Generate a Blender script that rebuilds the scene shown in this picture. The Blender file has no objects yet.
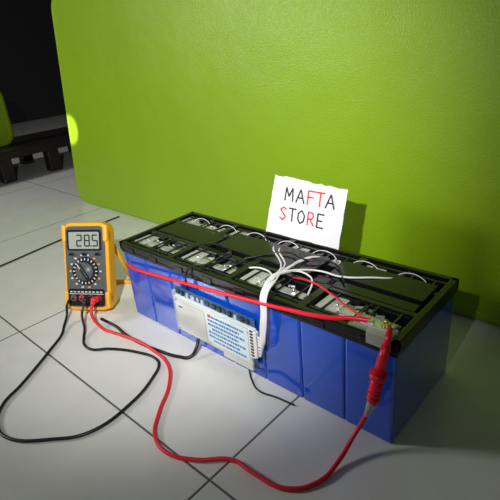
import bpy, bmesh, math, random
from mathutils import Matrix, Vector, Euler
random.seed(7)
S=bpy.context.scene
S.view_settings.view_transform='Standard'
COL=S.collection
# ---------------------------------------------------------------- materials
def mat(name,col,rough=.5,metal=0.,bump=0.,bscale=200.,var=0.,vscale=8.,coat=0.,trans=0.,emit=0.,alpha=1.,spec=.5):
    m=bpy.data.materials.new(name);m.use_nodes=True
    nt=m.node_tree;N=nt.nodes;L=nt.links;b=N['Principled BSDF']
    b.inputs['Base Color'].default_value=(*col,1);b.inputs['Roughness'].default_value=rough
    b.inputs['Metallic'].default_value=metal;b.inputs['Coat Weight'].default_value=coat
    b.inputs['Coat Roughness'].default_value=.08
    b.inputs['Transmission Weight'].default_value=trans;b.inputs['Alpha'].default_value=alpha
    b.inputs['Specular IOR Level'].default_value=spec
    tc=N.new('ShaderNodeTexCoord')
    if var>0:
        n=N.new('ShaderNodeTexNoise');n.inputs['Scale'].default_value=vscale;n.inputs['Detail'].default_value=5
        L.new(tc.outputs['Object'],n.inputs['Vector'])
        mx=N.new('ShaderNodeMix');mx.data_type='RGBA'
        mx.inputs['A'].default_value=(*[c*(1-var) for c in col],1);mx.inputs['B'].default_value=(*[min(1,c*(1+var)) for c in col],1)
        L.new(n.outputs['Fac'],mx.inputs['Factor']);L.new(mx.outputs['Result'],b.inputs['Base Color'])
    if bump>0:
        n=N.new('ShaderNodeTexNoise');n.inputs['Scale'].default_value=bscale;n.inputs['Detail'].default_value=3
        L.new(tc.outputs['Object'],n.inputs['Vector'])
        bp=N.new('ShaderNodeBump');bp.inputs['Strength'].default_value=bump;bp.inputs['Distance'].default_value=.002
        L.new(n.outputs['Fac'],bp.inputs['Height']);L.new(bp.outputs['Normal'],b.inputs['Normal'])
    return m
M={}
M['blue']=mat('blue_cell_film',(.004,.07,.52),.16,0,.22,14,.10,6,coat=1.)
M['black']=mat('black_plastic',(.006,.006,.007),.22,0,.05,150,spec=.5)
M['blackm']=mat('black_tape',(.007,.007,.008),.2,0,.10,30,spec=.4)
M['rubber']=mat('black_rubber',(.008,.008,.008),.4)
M['red']=mat('red_pvc',(.78,.006,.03),.33)
M['redlead']=mat('red_silicone_lead',(.74,.02,.03),.4)
M['white']=mat('white_pvc',(.80,.80,.78),.4)
M['alu']=mat('aluminium',(.85,.86,.86),.4,.75,.1,90)
M['steel']=mat('steel_nut',(.65,.65,.65),.3,.8)
M['brass']=mat('brass',(.7,.5,.2),.3,1.)
M['green_pcb']=mat('epoxy_board',(.20,.25,.12),.3,0,0,0,.5,90)
M['pcbblue']=mat('blue_pcb',(.02,.09,.2),.35,0,0,0,.3,120)
M['label']=mat('label_film',(.66,.78,.84),.25,0,0,0,.06,30,coat=.4)
M['ink']=mat('blue_ink',(.03,.17,.45),.5)
M['silver']=mat('brushed_silver',(.64,.66,.62),.3,.3,.1,80,.08,20,coat=.3)
M['paper']=mat('paper',(.80,.80,.84),.8,0,.25,35)
M['pblack']=mat('pen_black',(.02,.02,.03),.6)
M['pred']=mat('pen_red',(.75,.04,.03),.6)
M['orange']=mat('orange_rubber',(.98,.45,.02),.4,0,.05,200)
M['mgrey']=mat('meter_grey',(.10,.105,.11),.4,0,.05,300)
M['mdark']=mat('meter_dark',(.015,.015,.017),.3)
M['lcd']=mat('lcd',(.38,.42,.36),.15,coat=.5)
M['clear']=mat('clear_film',(.85,.88,.78),.12,alpha=.35,coat=.5)
M['wood']=mat('dark_wood',(.010,.006,.005),.5,0,.1,40,.4,8)
M['darkwall']=mat('dark_wall',(.03,.03,.032),.9,0,.1,20,.1,2)
M['curtain']=mat('dark_curtain',(.04,.041,.045),.95)

def floor_mat():
    m=bpy.data.materials.new('floor_tiles');m.use_nodes=True;nt=m.node_tree;N=nt.nodes;L=nt.links;b=N['Principled BSDF']
    tc=N.new('ShaderNodeTexCoord');sp=N.new('ShaderNodeSeparateXYZ');L.new(tc.outputs['Object'],sp.inputs[0])
    def line(out,off):
        a=N.new('ShaderNodeMath');a.operation='SUBTRACT';L.new(out,a.inputs[0]);a.inputs[1].default_value=off
        p=N.new('ShaderNodeMath');p.operation='PINGPONG';L.new(a.outputs[0],p.inputs[0]);p.inputs[1].default_value=.3525
        r=N.new('ShaderNodeMapRange');L.new(p.outputs[0],r.inputs['Value'])
        r.inputs['From Min'].default_value=.0011;r.inputs['From Max'].default_value=.0028;r.inputs['To Min'].default_value=1;r.inputs['To Max'].default_value=0
        return r.outputs[0]
    mxm=N.new('ShaderNodeMath');mxm.operation='MAXIMUM';L.new(line(sp.outputs[0],.525),mxm.inputs[0]);L.new(line(sp.outputs[1],-.23),mxm.inputs[1])
    n=N.new('ShaderNodeTexNoise');n.inputs['Scale'].default_value=5;n.inputs['Detail'].default_value=8;n.inputs['Distortion'].default_value=1.5
    L.new(tc.outputs['Object'],n.inputs['Vector'])
    cr=N.new('ShaderNodeMix');cr.data_type='RGBA';cr.inputs['A'].default_value=(.66,.66,.62,1);cr.inputs['B'].default_value=(.84,.84,.79,1)
    L.new(n.outputs['Fac'],cr.inputs['Factor'])
    mg=N.new('ShaderNodeMix');mg.data_type='RGBA';L.new(mxm.outputs[0],mg.inputs['Factor']);L.new(cr.outputs['Result'],mg.inputs['A']);mg.inputs['B'].default_value=(.12,.12,.11,1)
    L.new(mg.outputs['Result'],b.inputs['Base Color'])
    b.inputs['Roughness'].default_value=.22
    iv=N.new('ShaderNodeMath');iv.operation='SUBTRACT';iv.inputs[0].default_value=1;L.new(mxm.outputs[0],iv.inputs[1])
    bp=N.new('ShaderNodeBump');bp.inputs['Strength'].default_value=.5;bp.inputs['Distance'].default_value=.002;L.new(iv.outputs[0],bp.inputs['Height']);L.new(bp.outputs['Normal'],b.inputs['Normal'])
    return m
M['floor']=floor_mat()
def vinyl():
    m=bpy.data.materials.new('green_vinyl');m.use_nodes=True;nt=m.node_tree;N=nt.nodes;L=nt.links;b=N['Principled BSDF']
    tc=N.new('ShaderNodeTexCoord')
    n=N.new('ShaderNodeTexNoise');n.inputs['Scale'].default_value=2.5;n.inputs['Detail'].default_value=6;L.new(tc.outputs['Object'],n.inputs['Vector'])
    mx=N.new('ShaderNodeMix');mx.data_type='RGBA';mx.inputs['A'].default_value=(.215,.375,.003,1);mx.inputs['B'].default_value=(.265,.44,.004,1)
    L.new(n.outputs['Fac'],mx.inputs['Factor']);L.new(mx.outputs['Result'],b.inputs['Base Color'])
    v=N.new('ShaderNodeTexVoronoi');v.inputs['Scale'].default_value=150;v.feature='DISTANCE_TO_EDGE';L.new(tc.outputs['Object'],v.inputs['Vector'])
    n2=N.new('ShaderNodeTexNoise');n2.inputs['Scale'].default_value=6;n2.inputs['Detail'].default_value=2;L.new(tc.outputs['Object'],n2.inputs['Vector'])
    b1=N.new('ShaderNodeBump');b1.inputs['Strength'].default_value=.8;b1.inputs['Distance'].default_value=.001;L.new(v.outputs['Distance'],b1.inputs['Height'])
    b2=N.new('ShaderNodeBump');b2.inputs['Strength'].default_value=.25;b2.inputs['Distance'].default_value=.02;L.new(n2.outputs['Fac'],b2.inputs['Height']);L.new(b2.outputs['Normal'],b1.inputs['Normal'])
    L.new(b1.outputs['Normal'],b.inputs['Normal'])
    b.inputs['Roughness'].default_value=.42
    return m
M['vinyl']=vinyl()
# ---------------------------------------------------------------- builders
def empty(name,mw=Matrix(),parent=None):
    o=bpy.data.objects.new(name,None);o.empty_display_size=.05;COL.objects.link(o);o.matrix_world=mw
    if parent:o.parent=parent
    return o
class MB:
    def __init__(s): s.bm=bmesh.new();s.mats=[]
    def mi(s,k):
        if k not in s.mats:s.mats.append(k)
        return s.mats.index(k)
    def _merge(s,tb,k,smooth=False):
        i=s.mi(k)
        for f in tb.faces:f.material_index=i;f.smooth=smooth
        me=bpy.data.meshes.new('t');tb.to_mesh(me);tb.free();s.bm.from_mesh(me);bpy.data.meshes.remove(me)
    def box(s,c,sz,k,bev=0.,rot=None,seg=2):
        tb=bmesh.new();bmesh.ops.create_cube(tb,size=1)
        bmesh.ops.scale(tb,vec=sz,verts=tb.verts)
        if bev>0:bmesh.ops.bevel(tb,geom=tb.edges[:],offset=min(bev,min(sz)*.45),segments=seg,affect='EDGES',profile=.5)
        if rot is not None:bmesh.ops.rotate(tb,matrix=rot,verts=tb.verts)
        bmesh.ops.translate(tb,vec=c,verts=tb.verts);s._merge(tb,k);return s
    def b2(s,lo,hi,k,bev=0.,seg=2):
        return s.box([(a+b)/2 for a,b in zip(lo,hi)],[abs(b-a) for a,b in zip(lo,hi)],k,bev,None,seg)
    def cyl(s,p0,p1,r0,k,r1=None,seg=20,bev=0.,smooth=True):
        p0=Vector(p0);p1=Vector(p1);d=p1-p0
        tb=bmesh.new();bmesh.ops.create_cone(tb,cap_ends=True,segments=seg,radius1=r0,radius2=r0 if r1 is None else r1,depth=d.length)
        q=d.to_track_quat('Z','Y').to_matrix().to_4x4()
        bmesh.ops.transform(tb,matrix=Matrix.Translation((p0+p1)/2)@q,verts=tb.verts)
        s._merge(tb,k,smooth and seg>8);return s
    def sph(s,c,r,k,sc=(1,1,1)):
        tb=bmesh.new();bmesh.ops.create_uvsphere(tb,u_segments=16,v_segments=10,radius=r);bmesh.ops.scale(tb,vec=sc,verts=tb.verts)
        bmesh.ops.translate(tb,vec=c,verts=tb.verts);s._merge(tb,k,True);return s
    def poly(s,pts,d,k,bev=0.):
        tb=bmesh.new();vs=[tb.verts.new((x,y,d[0])) for x,y in pts];f=tb.faces.new(vs)
        r=bmesh.ops.extrude_face_region(tb,geom=[f]);nv=[v for v in r['geom'] if isinstance(v,bmesh.types.BMVert)]
        bmesh.ops.translate(tb,vec=(0,0,d[1]-d[0]),verts=nv);bmesh.ops.recalc_face_normals(tb,faces=tb.faces)
        if bev:
            e=[e for e in tb.edges if abs(e.verts[0].co.z-e.verts[1].co.z)<1e-6 and abs(e.verts[0].co.z-d[1])<1e-6]
            bmesh.ops.bevel(tb,geom=e,offset=bev,segments=4,affect='EDGES',profile=.5)
        s._merge(tb,k,False);return s
    def done(s,name,parent=None,mw=None):
        me=bpy.data.meshes.new(name);s.bm.to_mesh(me);s.bm.free()
        for k in s.mats:me.materials.append(M[k])
        o=bpy.data.objects.new(name,me);COL.objects.link(o)
        if parent:o.parent=parent
        elif mw is not None:o.matrix_world=mw
        return o
def tube(name,pts,r,k,parent=None,cyc=False):
    cu=bpy.data.curves.new(name,'CURVE');cu.dimensions='3D';cu.bevel_depth=r;cu.bevel_resolution=3;cu.use_fill_caps=True;cu.resolution_u=8
    sp=cu.splines.new('BEZIER');sp.bezier_points.add(len(pts)-1);sp.use_cyclic_u=cyc
    for b,p in zip(sp.bezier_points,pts):b.co=p;b.handle_left_type=b.handle_right_type='AUTO'
    t=bpy.data.objects.new('tmp',cu);COL.objects.link(t)
    bpy.context.view_layer.update()
    me=bpy.data.meshes.new_from_object(t.evaluated_get(bpy.context.evaluated_depsgraph_get()))
    bpy.data.objects.remove(t);bpy.data.curves.remove(cu)
    me.materials.clear();me.materials.append(M[k])
    for p in me.polygons:p.use_smooth=True
    o=bpy.data.objects.new(name,me);COL.objects.link(o)
    if parent:o.parent=parent
    return o
def rrect(x0,y0,x1,y1,r,n=8):
    P=[]
    for cx,cy,a in ((x1-r,y1-r,0),(x0+r,y1-r,90),(x0+r,y0+r,180),(x1-r,y0+r,270)):
        for i in range(n+1):
            t=math.radians(a+90*i/n);P.append((cx+r*math.cos(t),cy+r*math.sin(t)))
    return P
# ---------------------------------------------------------------- room
MB().b2((-4.5,-2.5,-.05),(3,3.2,0),'floor').done('floor')
MB().b2((-4.5,3.2,-.05),(3,3.3,2.6),'darkwall').done('wall_back')
MB().b2((-4.6,-2.5,-.05),(-4.5,3.3,2.6),'darkwall').done('wall_left')
def mattress(name,w,h,t,mw):
    e=empty(name,mw)
    mb=MB()
    mb.poly(rrect(0,0,w,h,.07,12),(-t,0),'vinyl',.022)
    o=mb.done('padded_body',e)
    for p in o.data.polygons:p.use_smooth=True
    o.data.set_sharp_from_angle(angle=math.radians(50))
    P=rrect(.026,.026,w-.026,h-.026,.055,6)
    tube('edge_seam',[(x,y,-.0012) for x,y in P],.0022,'vinyl',e,True)
    return e
lean=math.radians(6)
mw=Matrix.Translation((-1.085,.43,.0))@Matrix.Rotation(math.radians(90)-lean,4,'X')
mattress('green_padded_mattress',2.9,.87,.07,mw)
e=empty('dark_wooden_bench',Matrix.Translation((-1.78,-.6,0)))
mb=MB();mb.b2((-.5,0,.13),(0,1.75,.175),'wood',.006)
for x in (-.45,-.06):
    for y in (.05,.75,1.02,1.30,1.65):mb.b2((x-.035,y-.035,0),(x+.035,y+.035,.135),'wood',.004)
mb.done('bench_frame',e)
mw2=Matrix.Translation((-1.95,-.5,.176))@Matrix.Rotation(math.radians(90),4,'Z')@Matrix.Rotation(math.radians(90),4,'X')
mattress('green_bench_cushion',1.07,.34,.08,mw2)
mb=MB();n=60;w=3.
tb=bmesh.new();prev=None
for i in range(n*3+1):
    x=-4.3+w*i/(n*3);y=2.2+.05*math.sin(i*.55)
    a=tb.verts.new((x,y,.0));b=tb.verts.new((x,y,2.4))
    if prev:tb.faces.new((prev[0],a,b,prev[1]))
    prev=(a,b)
mb._merge(tb,'curtain',True);mb.done('dark_curtain')
tube('floor_shadow_line',[(-.60,-.62,.003),(-.62,-.35,.003),(-.645,-.10,.003),(-.675,.10,.003),(-.69,.25,.003),(-.70,.41,.003)],.0026,'rubber')  # added thin black tube standing in for a shadow line across the floor
# ---------------------------------------------------------------- battery pack
L,D,H=.715,.2345,.205
pack=empty('battery_pack')
p=L/8
for i in range(8):
    mb=MB();mb.b2((i*p+.0005,.002,.0),((i+1)*p-.0005,D-.002,.182),'blue',.0045,3)
    mb.done('cell_%d'%(i+1),pack)
mb=MB()
mb.b2((-.002,-.001,.178),(L+.002,D+.002,.186),'black',.001)
t=.009
for lo,hi in (((-.003,-.003,.188),(L+.003,t,H)),((-.003,D-t,.182),(L+.003,D+.003,H)),((-.003,-.003,.184),(t,D+.003,H)),((L-t,-.003,.186),(L+.003,D+.003,H))):
    mb.b2(lo,hi,'black',.0015)
for y in (.088,.168):mb.b2((0,y-.006,.184),(L,y+.006,H-.002),'black',.001)
for y in (.020,.215):mb.b2((0,y-.0035,.184),(L,y+.0035,H-.004),'black',.001)
for i in range(1,8):
    h=H-.001 if i%2==0 else H-.006
    wd=.008 if i%2==0 else .004
    mb.b2((i*p-wd,0,.184),(i*p+wd,D,h),'black',.001)
for i in range(8):
    mb.b2((i*p+.03,-.005,.184),(i*p+.055,.0,.198),'black',.001)
    mb.b2((i*p+.01,.076,.19),(i*p+.075,.086,.200),'black',.001)
mb.done('top_frame',pack)
mb=MB()
for x0,x1,y0,y1,z in ((.02,.21,.098,.160,.2035),(.225,.485,.104,.184,.2075),(.515,.70,.125,.190,.2075),(.50,.70,.092,.118,.204)):
    mb.b2((x0,y0,z-.012),(x1,y1,z),'blackm',.0015)
mb.b2((.02,.094,.186),(.70,.163,.192),'blackm')
mb.done('cover_strips',pack)
mb=MB();nut=MB()
for row,(ya,yb) in enumerate(((.026,.076),(.176,.211))):
    yc=(ya+yb)/2
    for j in range(4):
        x0=2*j*p+.012;x1=2*(j+1)*p-.012
        mb.b2((x0,ya,.188),(x1,yb,.190),'black')
        mb.b2((x0+.002,ya+.003,.1895),((x0+x1)/2-.016,yb-.003,.1915),'green_pcb')
        mb.b2((x0+.008,yc-.010,.191),(x1-.008,yc+.008,.194),'alu',.0015)
        mb.box(((x0+x1)/2,yc-.001,.1955),(.016,.016,.005),'alu',.002)
        for xx in (x0+.035,x1-.035):
            nut.cyl((xx,yc-.001,.193),(xx,yc-.001,.198),.0058,'steel',seg=6)
            nut.cyl((xx,yc-.001,.198),(xx,yc-.001,.202),.0028,'steel',seg=12)
        for _ in range(16):
            xx=random.uniform(x0+.005,x1-.01);yy=random.choice([random.uniform(ya,ya+.010),random.uniform(yb-.010,yb)])
            mb.box((xx,yy,.1915),(random.uniform(.005,.018),random.uniform(.002,.005),.004),random.choice(['white','clear','brass','alu','black','green_pcb']),0,Matrix.Rotation(random.uniform(-.5,.5),3,'Z'))
        mb.b2((x0+.004,ya+.002,.1985),(x0+.045,yb-.002,.1992),'clear')
        for xx in (x0+.022,(x0+x1)/2+.02,x1-.016):
            mb.b2((xx-.002,ya-.004,.200),(xx+.002,yb+.004,.203),'black',.0008)
mb.done('busbars',pack);nut.done('terminal_nuts',pack)
mb=MB()
mb.b2((.632,.002,.2),(.700,.040,.2085),'green_pcb',.001)
mb.b2((.640,.004,.2085),(.698,.034,.2105),'clear',.0008)
mb.b2((.668,-.006,.19),(.708,.022,.2125),'clear',.001)
mb.b2((.650,.008,.210),(.700,.026,.2135),'alu',.001)
mb.cyl((.690,.016,.2135),(.690,.016,.221),.007,'brass',seg=6)
mb.cyl((.664,.016,.2135),(.664,.016,.219),.006,'steel',seg=6)
mb.cyl((.690,.016,.221),(.690,.016,.226),.003,'brass',seg=12)
mb.done('positive_terminal',pack)
tube('red_power_wire',[(.018,-.004,.150),(.05,-.010,.150),(.16,-.011,.159),(.28,-.012,.172),(.42,-.012,.188),(.52,-.010,.199),(.60,-.004,.209),(.64,.008,.216),(.664,.016,.216)],.0038,'red',pack)
tube('red_sense_wire',[(.47,.075,.208),(.52,.062,.220),(.57,.05,.217),(.61,.035,.213),(.655,.02,.214)],.0016,'red',pack)
harness=empty('balance_wire_harness',Matrix(),pack)
bx0=.445
routes=[
 [(.440,.070,.216),(.425,.095,.212),(.400,.120,.2095),(.36,.150,.2095),(.33,.192,.200)],
 [(.444,.070,.218),(.432,.098,.214),(.410,.122,.2095),(.375,.150,.2095),(.35,.193,.200)],
 [(.434,.055,.213),(.405,.070,.209),(.37,.070,.204),(.35,.054,.198)],
 [(.450,.072,.220),(.446,.100,.216),(.440,.130,.211),(.450,.165,.2095),(.46,.195,.198)],
 [(.454,.070,.220),(.450,.100,.217),(.446,.130,.212),(.455,.168,.2095),(.47,.195,.198)],
 [(.460,.070,.221),(.475,.098,.216),(.50,.120,.2105),(.545,.124,.2095),(.60,.155,.2095),(.64,.19,.202)],
 [(.458,.066,.219),(.470,.090,.215),(.49,.096,.209),(.51,.080,.207),(.52,.052,.198)]]
for i,rt in enumerate(routes):
    o1=(i%4-1.5)*.0038;o2=(i//4-.5)*.0036
    pts=[(bx0+.004,-.014,.074+i*.0068),(bx0+.016+o2,-.018+o1*.5,.080+i*.006),(.468+o1,-.018+o2,.135),(.470+o1,-.013+o2,.175),(.465+o1*1.1,-.003+o2,.208),(.457+o1*1.1,.030,.221+o2)]+rt
    tube('balance_wire_%d'%(i+1),pts,.0018,'white',harness)
for i in range(7):
    x=.04+i*.095
    tube('sense_wire_%d'%(i+1),[(x,.195,.192),(x+.02,.203,.2060),(x+.05,.206,.2050),(x+.075,.196,.192)],.0008,'white',harness)
tube('black_sense_wire',[(.17,.07,.200),(.22,.098,.211),(.29,.090,.210),(.295,.03,.209),(.265,-.006,.208),(.245,-.010,.152)],.0022,'rubber',pack)
tube('black_loop_wire',[(.33,.09,.206),(.40,.15,.213),(.45,.14,.214),(.50,.16,.213),(.56,.11,.208)],.002,'rubber',pack)
tube('black_drain_wire',[(.405,-.002,.030),(.408,-.006,.012),(.425,-.018,.0035),(.455,-.032,.0028),(.495,-.026,.0028),(.535,-.022,.0028)],.0018,'rubber',pack)
# ---------------------------------------------------------------- management board
bmm=Matrix.Translation((.200,-.0125,.034))@Matrix.Rotation(math.radians(90),4,'X')@Matrix.Rotation(math.radians(-.6),4,'Z')@Matrix.Diagonal((.965,.975,1,1))
bms=empty('battery_management_board',bmm)
W,HH=.244,.116
mb=MB()
mb.poly(rrect(0,0,W,HH,.004,3),(-.007,-.0055),'pcbblue')
mb.poly(rrect(.000,.002,W-.010,HH-.022,.004,3),(-.0055,0),'silver',.001)
mb.b2((.004,HH-.022,-.0055),(W-.004,HH-.019,-.001),'label')
for i in range(14):
    x=.008+i*.0165
    c=random.choice(['mdark','mdark','mdark','steel'])
    mb.b2((x,HH-.016,-.0055),(x+random.uniform(.007,.013),HH-.005,random.uniform(-.004,-.001)),c,.0008)
mb.b2((.008,.012,0),(.100,.084,.0010),'silver',.0007)
mb.b2((.104,.012,.0),(.228,.090,.0008),'label',.0003)
mb.b2((.150,-.008,-.004),(.236,.010,.002),'silver',.0015)
for x in (.005,.230):
    for y in (.008,HH-.030):mb.cyl((x,y,0),(x,y,.0018),.003,'steel',seg=12)
mb.b2((W-.010,.030,-.0055),(W+.004,.098,.004),'white',.001)
mb.b2((W+.003,.034,-.005),(W+.010,.094,.005),'white',.001)
for i in range(9):mb.b2((W-.006,.035+i*.0072,.004),(W+.002,.039+i*.0072,.0048),'mdark')
mb.b2((-.005,.0,-.007),(.0005,HH-.01,.001),'clear',.001)
mb.done('board_body',bms)
ink=MB()
for r in range(7):
    y=.080-r*.0100
    x=.110 if r%3 else .122
    end=.224 if r%2==0 else .205
    while x<end-.003:
        w=random.uniform(.004,.010)
        if x+w>end:break
        ink.b2((x,y-.0024,.0008),(x+w-.0018,y+.0024,.0011),'ink');x+=w
ink.box((.116,.081,.0010),(.009,.007,.0005),'pred')
ink.box((.020,.070,.0012),(.012,.004,.0004),'ink')
ink.done('label_print',bms)
tube('black_output_wire',[(.262,-.010,.034),(.266,-.022,.018),(.268,-.044,.007),(.245,-.058,.0055),(.19,-.070,.0045),(.13,-.078,.0045),(.07,-.078,.0045),(.02,-.072,.0045),(-.015,-.074,.006),(-.035,-.080,.012)],.0038,'rubber',pack)
# ---------------------------------------------------------------- paper sign
A=Vector((.272,.228,.2065));B=Vector((.472,.228,.2065))
up=(Vector((.279,.262,.337))-A);X=(B-A).normalized();Z=X.cross(up).normalized();Y=Z.cross(X)
cardw,cardh=.2,up.length
mc=Matrix((( X.x,Y.x,Z.x,A.x),(X.y,Y.y,Z.y,A.y),(X.z,Y.z,Z.z,A.z),(0,0,0,1)))
sign=empty('handwritten_paper_sign',mc)
P=[];
def edge(a,b,n,j):
    for i in range(n):
        t=i/n;P.append((a[0]+(b[0]-a[0])*t+random.uniform(-j,j),a[1]+(b[1]-a[1])*t+random.uniform(-j,j)))
edge((0,0),(cardw,0),14,.0008);edge((cardw,.0),(cardw+.004,cardh*.93),10,.0008);edge((cardw+.004,cardh*.93),(.012,cardh),18,.0016);edge((.012,cardh),(0,0),10,.0008)
MB().poly(P,(-.0006,0),'paper').done('paper_sheet',sign)
G={'M':[[(0,0),(.1,1),(.5,.35),(.9,1),(1,0)]],'A':[[(0,0),(.5,1),(1,0)],[(.2,.38),(.82,.38)]],'F':[[(.1,0),(.1,1),(.95,1)],[(.1,.55),(.75,.55)]],
'T':[[(0,1),(1,1)],[(.5,1),(.5,0)]],'S':[[(.95,.85),(.5,1),(.1,.78),(.5,.52),(.9,.28),(.5,0),(.05,.15)]],'O':[[(.5,1),(.1,.75),(.05,.35),(.4,0),(.85,.2),(.95,.65),(.5,1)]],
'R':[[(.1,0),(.1,1),(.7,.95),(.8,.7),(.6,.5),(.1,.48)],[(.4,.48),(.95,0)]],'E':[[(.9,1),(.1,1),(.1,0),(.9,0)],[(.1,.5),(.75,.5)]]}
def stroke(word,cols,xs,y,h,w):
    for ch,c,x in zip(word,cols,xs):
        mb=MB()
        for pl in G[ch]:
            q=[(x+a*w,y+b*h) for a,b in pl]
            for a,b in zip(q[:-1],q[1:]):mb.cyl((*a,.0004),(*b,.0004),.0017,c,seg=8)
        mb.done('letter_'+ch,sign)
k,r='pblack','pred'
stroke('MAFTA',[k,k,r,r,k],[.047,.078,.107,.130,.156],cardh*.60,.030,.022)
stroke('STORE',[r,k,k,r,k],[.036,.062,.087,.113,.138],cardh*.27,.029,.020)
# ---------------------------------------------------------------- multimeter
th=math.radians(20)
X=Vector((.85,.527,0)).normalized();N0=Vector((X.y,-X.x,0));U=Vector((0,0,1))
Y=(-N0*math.sin(th)+U*math.cos(th));Z=(N0*math.cos(th)+U*math.sin(th))
MT=.042
O=Vector((-.097,-.082,MT*math.sin(th)+.0005))
mm=Matrix(((X.x,Y.x,Z.x,O.x),(X.y,Y.y,Z.y,O.y),(X.z,Y.z,Z.z,O.z),(0,0,0,1)))
SC=.93
mm=mm@Matrix.Scale(SC,4)
meter=empty('digital_multimeter',mm)
mw_,ml=.139,.248
mb=MB()
mb.poly(rrect(-mw_/2,0,mw_/2,ml,.026,8),(-MT,-.004),'orange',.006)
mb.poly(rrect(-mw_/2+.009,.010,mw_/2-.009,ml-.010,.018,8),(-.010,0),'mgrey',.003)
for sx in (-1,1):
    for yy in (.03,ml-.03):
        mb.box((sx*(mw_/2-.007),yy,-.012),(.014,.05,.028),'orange',.006)
mb.done('case',meter)
mb=MB()
mb.poly(rrect(-.052,ml-.078,.052,ml-.020,.006,4),(0,.0015),'mdark')
mb.poly(rrect(-.046,ml-.073,.046,ml-.026,.003,3),(.0015,.0022),'lcd')
def seg7(cx,cy,w,h,on,t=.0038):
    s={'a':((cx,cy+h/2),(w,t)),'g':((cx,cy),(w,t)),'d':((cx,cy-h/2),(w,t)),'f':((cx-w/2,cy+h/4),(t,h/2)),'b':((cx+w/2,cy+h/4),(t,h/2)),'e':((cx-w/2,cy-h/4),(t,h/2)),'c':((cx+w/2,cy-h/4),(t,h/2))}
    for c in on:
        (x,y),(a,b)=s[c];mb.b2((x-a/2,y-b/2,.0022),(x+a/2,y+b/2,.0028),'pblack')
yl=ml-.050
seg7(-.014,yl,.014,.030,'abged');seg7(.010,yl,.014,.030,'abcdefg');seg7(.034,yl,.014,.030,'afgcd')
mb.b2((.0205,yl-.017,.0022),(.0240,yl-.0135,.0028),'pblack')
for i in range(3):mb.box((-.040+i*.040-.0,ml-.088,.002),(.018,.008,.005),'mdark',.002)
dc=(0,.112)
mb.cyl((dc[0],dc[1],0),(dc[0],dc[1],.0012),.040,'mdark',seg=40)
mb.cyl((dc[0],dc[1],.001),(dc[0],dc[1],.010),.027,'mgrey',.025,seg=32)
mb.box((dc[0],dc[1],.013),(.010,.050,.010),'mdark',.003,Matrix.Rotation(math.radians(35),3,'Z'))
mb.box((dc[0]-.010,dc[1]+.014,.0185),(.002,.014,.001),'white',0,Matrix.Rotation(math.radians(35),3,'Z'))
for i in range(20):
    a=math.radians(i*18);rr=.034
    mb.box((dc[0]+rr*math.cos(a),dc[1]+rr*math.sin(a),.0016),(.006,.0025,.0006),'white',0,Matrix.Rotation(a,3,'Z'))
for i in range(14):
    a=math.radians(i*25.7);rr=.046
    mb.box((dc[0]+rr*math.cos(a),dc[1]+rr*math.sin(a),.0005),(.006,.004,.0006),random.choice(['white','label','orange']),0)
mb.poly(rrect(-.055,.014,.055,.062,.006,4),(0,.001),'mdark')
for i,(jx,c) in enumerate(((-.038,'mgrey'),(-.013,'red'),(.013,'mgrey'),(.038,'red'))):
    mb.cyl((jx,.036,.001),(jx,.036,.006),.009,c,seg=24);mb.cyl((jx,.036,.006),(jx,.036,.0065),.005,'mdark',seg=20)
for i in range(9):mb.b2((-.05+i*.0115,.052,.001),(-.043+i*.0115,.055,.0015),'white')
mb.b2((-.052,.047,.001),(.052,.0485,.0015),'white')
mb.done('face_panel',meter)
inv=mm.inverted()
hinge=mm@Vector((0,.20,-MT));foot=hinge-N0*.075;foot.z=.006
mb=MB();lh=inv@hinge;lf=inv@foot
for sx in (-1,1):
    mb.cyl((lh.x+sx*.055,lh.y,lh.z),(lf.x+sx*.055,lf.y,lf.z),.006,'orange',seg=12)
mb.cyl((lf.x-.055,lf.y,lf.z),(lf.x+.055,lf.y,lf.z),.006,'orange',seg=12)
mb.done('tilt_stand',meter)
def loc(x,y,z):return mm@Vector((x,y,z))
# ---------------------------------------------------------------- test leads
rl=empty('red_test_lead')
mb=MB()
a=loc(.038,.036,.007);b=loc(.038,.036,.030);c=loc(.038,.022,.040)
mb.cyl(a,b,.0085,'redlead',.008);mb.cyl(b,c,.008,'redlead',.004);mb.sph(b,.0082,'redlead')
mb.done('banana_plug',rl)
tube('cable',[c,loc(.037,.006,.044),(-.00,-.098,.006),(.03,-.092,.004),(.07,-.088,.0085),(.13,-.082,.0125),(.18,-.082,.012),(.25,-.092,.0085),(.30,-.13,.004),(.345,-.19,.004),(.385,-.23,.004),(.43,-.24,.004),(.48,-.22,.004),(.53,-.182,.004),(.57,-.18,.004),(.63,-.17,.004),(.662,-.13,.004),(.668,-.08,.010),(.670,-.045,.028),(.678,-.026,.055),(.683,-.022,.072)],.0038,'redlead',rl)
mb=MB()
mb.cyl((.682,-.022,.066),(.691,-.021,.098),.0055,'clear',.0085);mb.cyl((.683,-.022,.07),(.690,-.021,.098),.0035,'mdark',.004)
mb.cyl((.690,-.021,.094),(.698,-.020,.150),.0075,'red',.0105);mb.cyl((.6975,-.020,.148),(.699,-.020,.156),.0135,'red',.0135)
mb.cyl((.699,-.020,.154),(.7055,-.014,.205),.0095,'red',.0065)
mb.cyl((.7055,-.014,.203),(.700,.008,.222),.0055,'red',.004)
mb.cyl((.702,-.002,.215),(.692,.014,.222),.0028,'steel',.002)
for i in range(4):mb.cyl((.6915+i*.0014,-.021,.105+i*.009),(.692+i*.0014,-.021,.108+i*.009),.0105,'red',.0105)
mb.done('probe_clip',rl)
bl=empty('black_test_lead')
mb=MB()
a=loc(.013,.036,.007);b=loc(.013,.036,.030);c=loc(.013,.022,.040)
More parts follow.
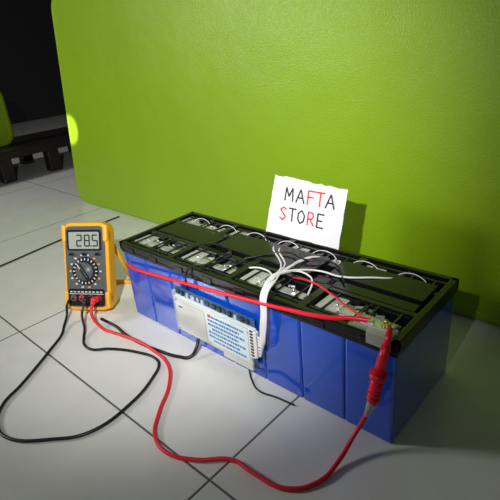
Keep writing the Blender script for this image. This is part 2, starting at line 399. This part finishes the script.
mb.cyl(a,b,.0085,'rubber',.008);mb.cyl(b,c,.008,'rubber',.004);mb.sph(b,.0082,'rubber')
mb.done('banana_plug',bl)
tube('cable',[c,loc(.012,.004,.048),(-.030,-.130,.010),(-.005,-.148,.004),(.025,-.162,.004),(.055,-.160,.004),(.085,-.135,.004),(.16,-.100,.004),(.205,-.092,.004),(.228,-.100,.004),(.25,-.13,.004),(.28,-.21,.004),(.28,-.30,.004),(.24,-.35,.004),(.17,-.40,.004),(.12,-.40,.004),(.07,-.37,.004),(.04,-.32,.004),(-.03,-.22,.004),(-.070,-.17,.004),(-.09,-.155,.006),loc(-.045,-.004,.03),loc(-.040,.022,.035),loc(-.038,.036,.025)],.0032,'rubber',bl)
# ---------------------------------------------------------------- lights
def light(name,kind,loc_,tgt,energy,col=(1,1,1),**kw):
    ld=bpy.data.lights.new(name,kind);ld.energy=energy;ld.color=col
    for a,b in kw.items():setattr(ld,a,b)
    o=bpy.data.objects.new(name,ld);COL.objects.link(o);o.location=loc_
    o.rotation_euler=(Vector(tgt)-Vector(loc_)).to_track_quat('-Z','Y').to_euler();return o
light('phone_torch','SPOT',(.78,-.66,.82),(-.20,.40,.30),72,(1,.99,.96),spot_size=math.radians(82),spot_blend=1.,shadow_soft_size=.012)
light('side_window','AREA',(-2.0,-1.8,1.5),(-.7,.1,0),36,(1,.99,.97),size=.5)
light('edge_glint','SPOT',(-1.5,-1.1,.45),(-1.060,.44,.33),260,(1,.97,.75),spot_size=math.radians(5),spot_blend=.5,shadow_soft_size=.01)
w=bpy.data.worlds.new('World');S.world=w;w.use_nodes=True
w.node_tree.nodes['Background'].inputs['Color'].default_value=(.9,.95,1,1);w.node_tree.nodes['Background'].inputs['Strength'].default_value=.05
# ---------------------------------------------------------------- camera
cd=bpy.data.cameras.new('camera');co=bpy.data.objects.new('camera',cd);COL.objects.link(co)
cd.sensor_width=36;cd.lens=464/500*36;cd.clip_start=.02
co.location=(.9565,-.534,.6245);co.rotation_euler=(1.144,.085,.734)
S.camera=co
